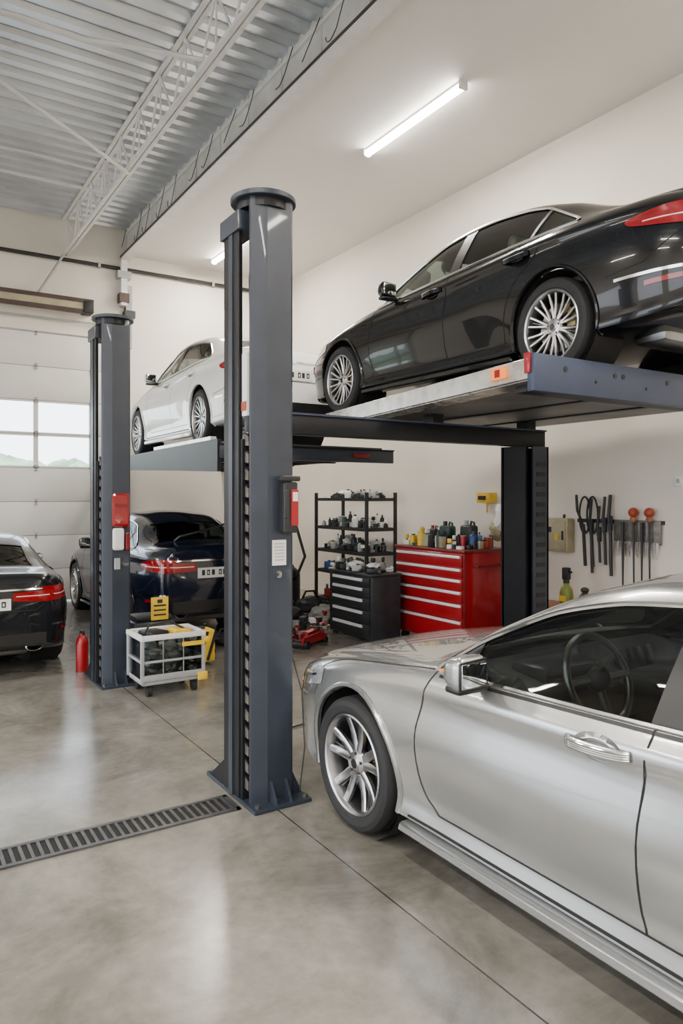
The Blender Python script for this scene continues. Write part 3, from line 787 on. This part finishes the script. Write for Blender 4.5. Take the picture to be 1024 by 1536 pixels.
X0,Y0=5.33,5.02
w.bx(X0-.02,X0+.0,Y0,Y0+.32,.02,2.2,'liftblk'); w.bx(X0+.10,X0+.32,Y0,Y0+.02,.02,2.2,'lift'); w.bx(X0+.0,X0+.1,Y0+.06,Y0+.08,.02,2.2,'liftblk'); w.bx(X0+.30,X0+.32,Y0,Y0+.3,.02,2.2,'liftblk')
w.bx(X0-.02,X0+.32,Y0+.28,Y0+.3,.02,2.2,'liftblk')
z=.1
while z<2.1: w.bx(X0+.15,X0+.27,Y0-.006,Y0+.0,z,z+.045,'blk'); z+=.1
w.bx(X0-.1,X0+.42,Y0-.08,Y0+.42,0,.02,'liftblk')
w.finish('frame',lf)

# platform lifting the white sedan
lf=empty('car_lift_platform',(0,0,0))
w=MB()
w.bx(3.12,5.3,7.40,11.55,2.27,2.31,'deck')
w.prism([(7.38,1.98),(11.55,2.12),(11.55,2.30),(7.38,2.335)],'x',3.08,3.13,'liftblk')
w.prism([(7.6,2.335),(9.6,2.325),(9.6,2.365),(7.6,2.375)],'x',3.09,3.16,'liftsteel')
w.bx(3.1,5.45,7.36,7.44,2.12,2.28,'lift',bev=.004); w.bx(3.1,5.45,7.34,7.46,2.27,2.285,'liftblk')
for x in (3.9,4.5,5.2): w.bx(x,x+.08,7.4,11.5,2.17,2.27,'liftblk')
for y in (8.5,9.7,10.8): w.bx(3.13,5.3,y,y+.08,2.16,2.27,'liftblk')
w.bx(3.13,5.3,11.47,11.55,2.13,2.27,'liftblue')
for x in (3.12,5.2): w.bx(x,x+.07,11.55,12.29,2.15,2.27,'liftblk')
w.bx(3.52,3.66,7.36,7.50,0,2.12,'liftblk'); w.bx(3.44,3.74,7.28,7.58,0,.02,'liftblk')
w.bx(5.4,5.52,11.3,11.42,0,2.28,'liftblk'); w.bx(5.3,5.45,11.3,11.42,2.16,2.27,'liftblk')
w.box((4.95,7.34,2.20),(.22,.03,.05),'red',bev=.006)
w.finish('deck',lf)

# ------------------------------------------------------------------ tool chest
w=MB()
x0,x1,y0,y1,h=5.25,5.95,5.83,7.06,1.12
w.bx(x0+.02,x1,y0,y1,.10,h-.03,'red',bev=.008); w.bx(x0-.005,x1+.01,y0-.01,y1+.01,h-.035,h,'redd',bev=.006)
zz=[.13,.36,.54,.68,.81,.93,1.07]
for a,b_ in zip(zz,zz[1:]):
    w.bx(x0,x0+.03,y0+.04,y1-.04,a+.006,b_-.006,'red',bev=.004); w.bx(x0-.022,x0+.004,y0+.05,y1-.05,b_-.040,b_-.010,'alu',bev=.004)
w.bx(x0+.01,x0+.03,y0,y0+.03,.1,h-.03,'redd'); w.cyl((x0+.0,y1-.06,1.02),(x0-.01,y1-.06,1.02),.012,'chrome',12)
for cx in (x0+.08,x1-.08):
    for cy in (y0+.1,y1-.1):
        w.cyl((cx,cy-.02,.05),(cx,cy+.02,.05),.05,'blk',16); w.bx(cx-.03,cx+.03,cy-.03,cy+.03,.06,.1,'dgrey')
w.tube([(x0+.15,y0-.0,.95),(x0+.15,y0-.05,.95),(x0+.5,y0-.05,.95),(x0+.5,y0,.95)],.012,'redd')
w.finish('red_tool_chest')
w=MB()
x0,x1,y0,y1,h=4.72,5.14,6.80,7.74,.80
w.bx(x0+.02,x1,y0,y1,.04,h-.03,'dgrey',bev=.006); w.bx(x0-.01,x1+.01,y0-.01,y1+.01,h-.03,h,'blk',bev=.006)
zz=[.06,.22,.38,.52,.65,.76]
for a,b_ in zip(zz,zz[1:]):
    w.bx(x0,x0+.03,y0+.05,y1-.03,a+.006,b_-.006,'blk',bev=.004); w.bx(x0-.02,x0+.004,y0+.18,y1-.12,b_-.05,b_-.015,'alu',bev=.004)
for cx in (x0+.06,x1-.06):
    for cy in (y0+.08,y1-.08): w.cyl((cx,cy,0),(cx,cy,.045),.03,'blk',12)
w.finish('black_tool_cabinet')

def jugm(w,loc,m,cap,s=1):
    o=Vector(loc)
    w.box(o+Vector((0,0,.12*s)),(.12*s,.19*s,.24*s),m,bev=.03*s,seg=3); w.cyl(o+Vector((0,.04*s,.23*s)),o+Vector((0,.04*s,.29*s)),.025*s,cap,14)
    w.tube([o+Vector(p)*s for p in ((0,-.02,.23),(0,-.04,.28),(0,-.08,.27),(0,-.09,.2))],.012*s,m,8)
def clutter(name,x0,x1,y0,y1,z,n,hmax,seed,cols,jugs=(),rags=0,rm=1.0):
    rnd=random.Random(seed); w=MB(); placed=[(j[0][0],j[0][1],.1) for j in jugs]
    for j in jugs: jugm(w,*j)
    for k in range(rags):
        w.sph((rnd.uniform(x0+.10,x1-.10),rnd.uniform(y0+.10,y1-.10),z+rnd.uniform(.062,.12)),rnd.uniform(.06,.08),rnd.choice(['whitep','whitep','grey','cream']),3,(1,1,.6),.5,k+seed)
    for k in range(n*8):
        if len(placed)>=n: break
        r=rnd.uniform(.025,.07)*rm; x=rnd.uniform(x0+r*1.3,x1-r*1.3); y=rnd.uniform(y0+r*1.3,y1-r*1.3)
        if any((x-a)**2+(y-b)**2<(r+c)**2*.7 for a,b,c in placed): continue
        placed.append((x,y,r)); m=rnd.choice(cols); h=rnd.uniform(.05,hmax); t=rnd.random()
        if t<.2:
            r*=.8; w.lathe([(.001,0),(r,0),(r,h*.65),(r*.85,h*.75),(r*.35,h*.85),(r*.35,h*.9)],m,16,Matrix.Translation((x,y,z))); w.cyl((x,y,z+h*.88),(x,y,z+h),r*.42,rnd.choice(cols),12)
        elif t<.38:
            r*=.8; w.cyl((x,y,z),(x,y,z+h*.6),r,m,18); w.cyl((x,y,z+h*.6),(x,y,z+h*.63),r*1.05,'grey',18)
        elif t<.75:
            w.box((x,y,z+h*.3),(r*2.1,r*1.6,h*.6),m,(0,0,rnd.uniform(0,3)),bev=.006); w.box((x,y,z+h*.6+.008),(r*1.2,r*.5,.016),'blk',(0,0,rnd.uniform(0,3)),bev=.004)
            if rnd.random()<.4: w.box((x,y,z+h*.6+.04),(r*1.5,r*1.0,.05),rnd.choice(cols),(0,rnd.uniform(-.2,.2),rnd.uniform(0,3)),bev=.006)
        elif t<.88:
            a=rnd.uniform(0,3); w.tube([(x+r*math.cos(a+q*.6)*(1),y+r*math.sin(a+q*.6),z+.012+q*.0025) for q in range(22)],.009,m,6)
        else:
            a=rnd.uniform(0,3); dx,dy=math.cos(a)*r*1.5,math.sin(a)*r*1.5
            w.cyl((x-dx*.6,y-dy*.6,z+.018),(x,y,z+.018),.016,m,10); w.cyl((x,y,z+.018),(x+dx*.8,y+dy*.8,z+.016),.006,'chrome',8)
    return w.finish(name)
C1=['blk','blk','dgrey','grey','green','whitep','yellow','blue','red','orange','whitep','cream']
clutter('assorted_workshop_supplies',5.28,5.90,5.88,7.02,1.122,80,.24,3,C1,[((5.6,6.50,1.122),'green','blk',1.0),((5.65,6.80,1.122),'blk','red',.8),((5.68,6.22,1.122),'blk','grey',1.05)],rags=3)
clutter('assorted_workshop_supplies',4.74,5.12,6.83,7.72,.802,40,.20,4,['blk','dgrey','grey','green','blk','whitep'],rags=3)
w=MB(); w.bx(6.36,6.5,6.6,6.83,1.62,1.75,'yellow',bev=.01); w.bx(6.34,6.36,6.66,6.78,1.66,1.71,'blk'); w.tube([(6.42,6.7,1.62),(6.40,6.68,1.5)],.01,'yellow'); w.finish('wall_mounted_yellow_box')
w=MB(); w.sph((0,0,0),.14,'whitep',3,(.6,1,1.2),.6,9); w.sph((0,.1,-.15),.12,'cream',3,(.6,1,1),.6,5); w.tube([(0,0,.12),(.05,0,.2)],.006,'blk'); w.finish('hanging_bag',loc=(6.38,6.36,1.45))

# shelf rack with its load as one object
rk=empty('wire_shelf_rack',(0,0,0))
w=MB(); x0,x1,y0,y1=5.75,6.25,8.40,9.80
for x in (x0,x1):
    for y in (y0,y1): w.bx(x-.02,x+.02,y-.02,y+.02,0,1.76,'blk')
SH=[.15,.58,.90,1.25,1.68]
for z in SH:
    for x in (x0,x1): w.bx(x-.01,x+.01,y0,y1,z-.045,z,'blk')
    for y in (y0,y1): w.bx(x0,x1,y-.01,y+.01,z-.045,z,'blk')
    y=y0+.06
    while y<y1: w.bx(x0,x1,y,y+.008,z-.008,z,'blk'); y+=.045
w.finish('frame',rk)
for i,z in enumerate(SH):
    o=clutter('shelf_contents_%d'%(i+1),x0+.03,x1-.03,y0+.04,y1-.04,z+.001,60,.24 if i<4 else .13,20+i,['blk','dgrey','grey','blk','dgrey','whitep','green'] if i>1 else ['whitep','grey','dgrey','blue','orange','whitep'],rags=(5,6,6,2,1)[i]); o.parent=rk
# wall items on right wall
w=MB(); w.bx(6.38,6.5,5.40,5.76,1.08,1.46,'cream',bev=.012); w.bx(6.37,6.385,5.43,5.73,1.11,1.43,'cream',bev=.006); w.bx(6.36,6.372,5.45,5.47,1.22,1.32,'dgrey'); w.bx(6.364,6.372,5.52,5.57,1.22,1.28,'yellow'); w.bx(6.364,6.372,5.62,5.68,1.3,1.36,'blk')
w.tube([(6.44,5.5,1.46),(6.45,5.5,1.5)],.015,'dgrey'); w.finish('electrical_box')
w=MB(); w.bx(6.47,6.5,4.30,5.34,1.42,1.46,'dgrey')
w.bx(6.46,6.475,4.32,4.86,1.22,1.46,'rack',bev=.004)
y=4.34
while y<4.85: w.prism([(y,1.24),(y+.035,1.24),(y+.018,1.08)],'x',6.455,6.47,'liftsteel'); y+=.045
for y,hc,ln in ((4.42,'orange',.75),(4.60,'orange',.78)):
    w.sph((6.42,y,1.54),.052,hc,2,(1,1,1)); w.sph((6.42,y,1.47),.035,'wood',2); w.cyl((6.42,y,1.45),(6.43,y,1.54-ln),.013,'dgrey',8,r2=.008)
for y,ln in ((4.51,.62),(4.73,.7),):
    w.cyl((6.43,y,1.44),(6.43,y,1.44-ln),.016,'blk',8,r2=.008)
for y,zt,ln,rr in ((4.88,1.72,.85,.018),(4.95,1.7,.72,.015),(5.12,1.68,.80,.016),(5.02,1.6,.6,.014)):
    w.tube([(6.43,y,zt),(6.42,y+.015,zt-.25),(6.43,y,zt-.4),(6.43,y-.01,zt-ln)],rr,'blk',8); w.box((6.43,y,zt-.3),(.03,.045,.16),'blk',bev=.01)
for y in (5.2,5.1):
    lp=[(6.42,y+.07*math.cos(a),1.50+.2*math.sin(a)) for a in [2*math.pi*i/20 for i in range(20)]]
    w.tube(lp,.011,'blk',6,closed=True); w.tube([(6.42,y+.02,1.4),(6.43,y+.01,1.1),(6.43,y,.95)],.018,'blk')
w.tube([(6.43,5.32,1.72),(6.42,5.30,1.55),(6.43,5.26,1.45),(6.43,5.2,1.3)],.014,'blk')
w.finish('hanging_hand_tools')
w=MB(); w.bx(6.47,6.5,4.10,4.19,1.80,1.90,'whitep',bev=.006); w.bx(6.462,6.472,4.13,4.16,1.83,1.87,'grey'); w.finish('wall_socket')
w=MB(); w.bx(5.95,6.45,4.2,5.75,.48,.52,'wood',bev=.006)
for x in (6.0,6.4):
    for y in (4.28,5.66): w.bx(x-.03,x+.03,y-.03,y+.03,0,.48,'dgrey')
w.bx(5.98,6.42,4.3,5.65,.18,.2,'dgrey'); w.finish('workbench')
w=MB(); w.lathe([(.001,0),(.07,0),(.07,.16),(.06,.2),(.03,.24),(.03,.27)],'lime',20); w.cyl((0,0,.26),(0,0,.30),.032,'blk'); w.box((0,.0,.36),(.06,.08,.13),'blk',bev=.012); w.cyl((0,0,.38),(0,-.07,.38),.012,'blk',8); w.box((0,0,.1),(.145,.08,.06),'yellow'); w.finish('spray_bottle',loc=(6.15,5.22,.52))
w=MB(); w.lathe([(.001,0),(.06,0),(.06,.14),(.03,.18),(.03,.2)],'blk',20); w.sph((0,0,.21),.045,'blk',2,(1,1,.7)); w.finish('oil_bottle',loc=(6.15,4.98,.52))

# cart
w=MB(); X0,X1,Y0,Y1=1.84,2.38,6.02,6.42
w.bx(X0,X1,Y0,Y1,.10,.15,'grey',bev=.015); w.bx(X0+.03,X1-.03,Y0+.03,Y1-.03,.15,.155,'dgrey')
for (a,b_,c,d_) in ((X0,X1,Y0,Y0+.006),(X0,X1,Y1-.006,Y1),(X0,X0+.006,Y0,Y1),(X1-.006,X1,Y0,Y1)): w.bx(a,b_,c,d_,.15,.50,'clear')
for x in (X0,X1):
    for y in (Y0,Y1): w.bx(x-.015,x+.015,y-.015,y+.015,.12,.52,'grey',bev=.005)
for y in (Y0,Y1): w.bx(X0-.02,X1+.02,y-.018,y+.018,.48,.525,'whitep',bev=.008); w.bx(X0-.01,X1+.01,y-.010,y+.010,.29,.31,'grey',bev=.004); w.bx(X0-.01,X1+.01,y-.016,y+.016,.14,.19,'grey',bev=.004)
for x in (X0,X1): w.bx(x-.018,x+.018,Y0-.02,Y1+.02,.48,.525,'whitep',bev=.008); w.bx(x-.010,x+.010,Y0-.01,Y1+.01,.29,.31,'grey',bev=.004)
for x in (X0+.18,X0+.36): w.bx(x-.003,x+.003,Y0-.004,Y0+.004,.15,.5,'grey')
for x in (X0+.07,X1-.07):
    for y in (Y0+.05,Y1-.05):
        w.cyl((x-.018,y,.045),(x+.018,y,.045),.045,'blk',18); w.bx(x-.028,x+.028,y-.02,y+.02,.06,.105,'dgrey')
w.bx(X1+.0,X1+.05,Y0-.02,Y0+.2,.42,.47,'yellow',bev=.008); w.bx(X1-.2,X1,Y0-.03,Y0-.018,.41,.445,'yellow'); w.bx(X1-.06,X1+.03,Y0-.04,Y0-.01,.10,.17,'yellow',bev=.01)
for k in range(90):
    w.sph((random.uniform(X0+.08,X1-.08),random.uniform(Y0+.07,Y1-.08),random.uniform(.19,.46)),random.uniform(.035,.07),random.choice(['clear','grey','whitep','liftsteel','grey','whitep','liftsteel','dgrey']),2,(1,1,.7),.5,k)
w.box(((X0+X1)/2+.12,(Y0+Y1)/2,.49),(.16,.2,.09),'yellow',(0,.05,.1),bev=.02); w.box((X0+.16,(Y0+Y1)/2,.50),(.2,.2,.07),'dgrey',(0,.05,.3),bev=.02); w.tube([(X0+.05,Y0+.1,.52),(X0+.1,Y0+.15,.58),(X0+.3,Y0+.2,.60),(X0+.42,Y0+.15,.53)],.01,'blk')
w.finish('storage_cart')
w=MB(); w.box((0,0,.2),(.36,.2,.32),'yellow',bev=.02)
for k in range(4): w.box((-.13+k*.09,-.102,.2),(.03,.006,.30),'blk',(0,.3,0))
w.box((0,0,.37),(.2,.06,.03),'blk',bev=.01); w.finish('hazard_striped_case',loc=(2.66,6.95,0))
w=MB(); w.box((0,0,.25),(.42,.30,.5),'lift',bev=.04); w.box((0,0,.52),(.36,.26,.06),'blk',bev=.02); w.box((.04,-.16,.62),(.17,.012,.22),'yellow',(0,0,.0),bev=.003)
for k in range(3): w.box((.04,-.168,.56+k*.045),(.12,.003,.016),'ink')
w.box((.04,-.168,.69),(.05,.003,.035),'ink'); w.finish('parts_washer_bin',loc=(2.22,7.0,0))
w=MB(); w.cyl((0,0,0),(0,0,.02),.06,'redd',20); w.lathe([(.001,.01),(.055,.01),(.058,.03),(.058,.28),(.05,.32),(.025,.345),(.025,.37)],'red',24); w.box((0,0,.385),(.03,.09,.03),'blk',bev=.006); w.tube([(0,.04,.37),(.0,.09,.33),(.0,.085,.2),(0,.07,.12)],.011,'blk'); w.finish('fire_extinguisher',loc=(1.64,7.30,0))
def bag(loc,m,s,seed):
    w=MB(); w.sph((0,0,.10*s),.15*s,m,3,(1.3,1,.66),.35,seed); w.tube([(-.1*s,0,.17*s),(-.05*s,0,.26*s),(.05*s,0,.26*s),(.1*s,0,.17*s)],.012*s,'blk'); w.box((.0,-.10*s,.1*s),(.2*s,.06*s,.08*s),'blk',bev=.01); return w.finish('tool_bag',loc=loc)
bag((3.30,7.72,0),'blk',.7,1); bag((4.72,8.75,0),'blk',1.0,6); bag((5.15,8.55,0),'grey',1.1,9); bag((5.2,9.05,0),'dgrey',1.3,12)
def jack(loc,yaw,s=1):
    w=MB()
    for sy in (-.10,.10): w.prism([(-.3,.05),(.26,.05),(.30,.10),(.1,.16),(-.3,.14)],'y',sy-.012,sy+.012,'red',bev=.003)
    w.box((-.05,0,.09),(.40,.18,.05),'redd',bev=.01); w.cyl((-.24,-.15,.05),(-.24,.15,.05),.05,'blk',18); w.cyl((.24,-.13,.04),(.24,.13,.04),.04,'blk',18)
    w.prism([(-.1,.10),(.22,.15),(.24,.19),(-.05,.17)],'y',-.04,.04,'red'); w.cyl((.2,0,.17),(.2,0,.205),.045,'dgrey',18)
    w.tube([(-.26,0,.12),(-.45,0,.35),(-.52,0,.45)],.016,'dgrey'); w.cyl((-.20,0,.10),(-.20,0,.18),.045,'redd',16)
    o=w.finish('floor_jack',loc=loc,rot=(0,0,yaw)); o.scale=(s,s,s); return o
jack((4.12,7.20,0),.5,.9); jack((3.02,7.60,0),1.2,.8)
clutter('scattered_floor_tools',4.45,5.0,7.85,8.30,.001,20,.22,40,['red','blk','grey','red','whitep','dgrey'],rm=1.3,rags=1)
clutter('scattered_floor_tools',3.9,4.62,7.52,7.80,.001,16,.18,41,['red','blk','redd','red','grey'],rm=1.2)
w=MB(); w.tube([(0,0,.02),(.3,-.1,.01),(.5,-.05,.008),(.7,.05,.008)],.006,'conduit',5); w.finish('floor_cable',loc=(2.15,4.75,0))
w=MB(); w.lathe([(.001,.06),(.20,.06),(.21,.10),(.21,.50),(.19,.56),(.12,.62),(.001,.64)],'dgrey',28); w.box((0,0,.60),(.22,.12,.12),'blk',bev=.03)
for a in range(4): w.cyl((.16*math.cos(a*1.57+.7),.16*math.sin(a*1.57+.7),.035),(.16*math.cos(a*1.57+.7)+.02,.16*math.sin(a*1.57+.7),.035),.035,'blk',14)
w.tube([(0,-.2,.45),(.0,-.32,.5),(.12,-.36,.8),(.05,-.25,1.2),(.02,-.1,1.5),(.0,.0,1.3),(-.05,.1,.9)],.022,'blk',8)
w.cyl((0,0,.03),(0,0,.07),.18,'blk',20); w.finish('shop_vacuum',loc=(5.25,9.85,0))

# ------------------------------------------------------------------ world, camera
wd=bpy.data.worlds.new('sky'); scene.world=wd; wd.use_nodes=True; nt=wd.node_tree
bg=nt.nodes['Background']
tc=nt.nodes.new('ShaderNodeTexCoord'); sp=nt.nodes.new('ShaderNodeSeparateXYZ'); cr=nt.nodes.new('ShaderNodeValToRGB')
cr.color_ramp.elements[0].position=0; cr.color_ramp.elements[0].color=(.93,.96,1,1); cr.color_ramp.elements[1].position=.7; cr.color_ramp.elements[1].color=(.70,.82,1,1)
nt.links.new(tc.outputs['Generated'],sp.inputs[0]); nt.links.new(sp.outputs['Z'],cr.inputs['Fac']); nt.links.new(cr.outputs['Color'],bg.inputs['Color'])
bg.inputs['Strength'].default_value=7

cd=bpy.data.cameras.new('camera'); co=bpy.data.objects.new('camera',cd); COL.objects.link(co)
co.location=(0,0,1.7); co.rotation_euler=(math.pi/2,0,-math.radians(32.4))
cd.sensor_width=36; cd.lens=36*1084/1536; cd.shift_y=-23/1536; cd.clip_end=300
scene.camera=co
print('total',time.time()-T0)
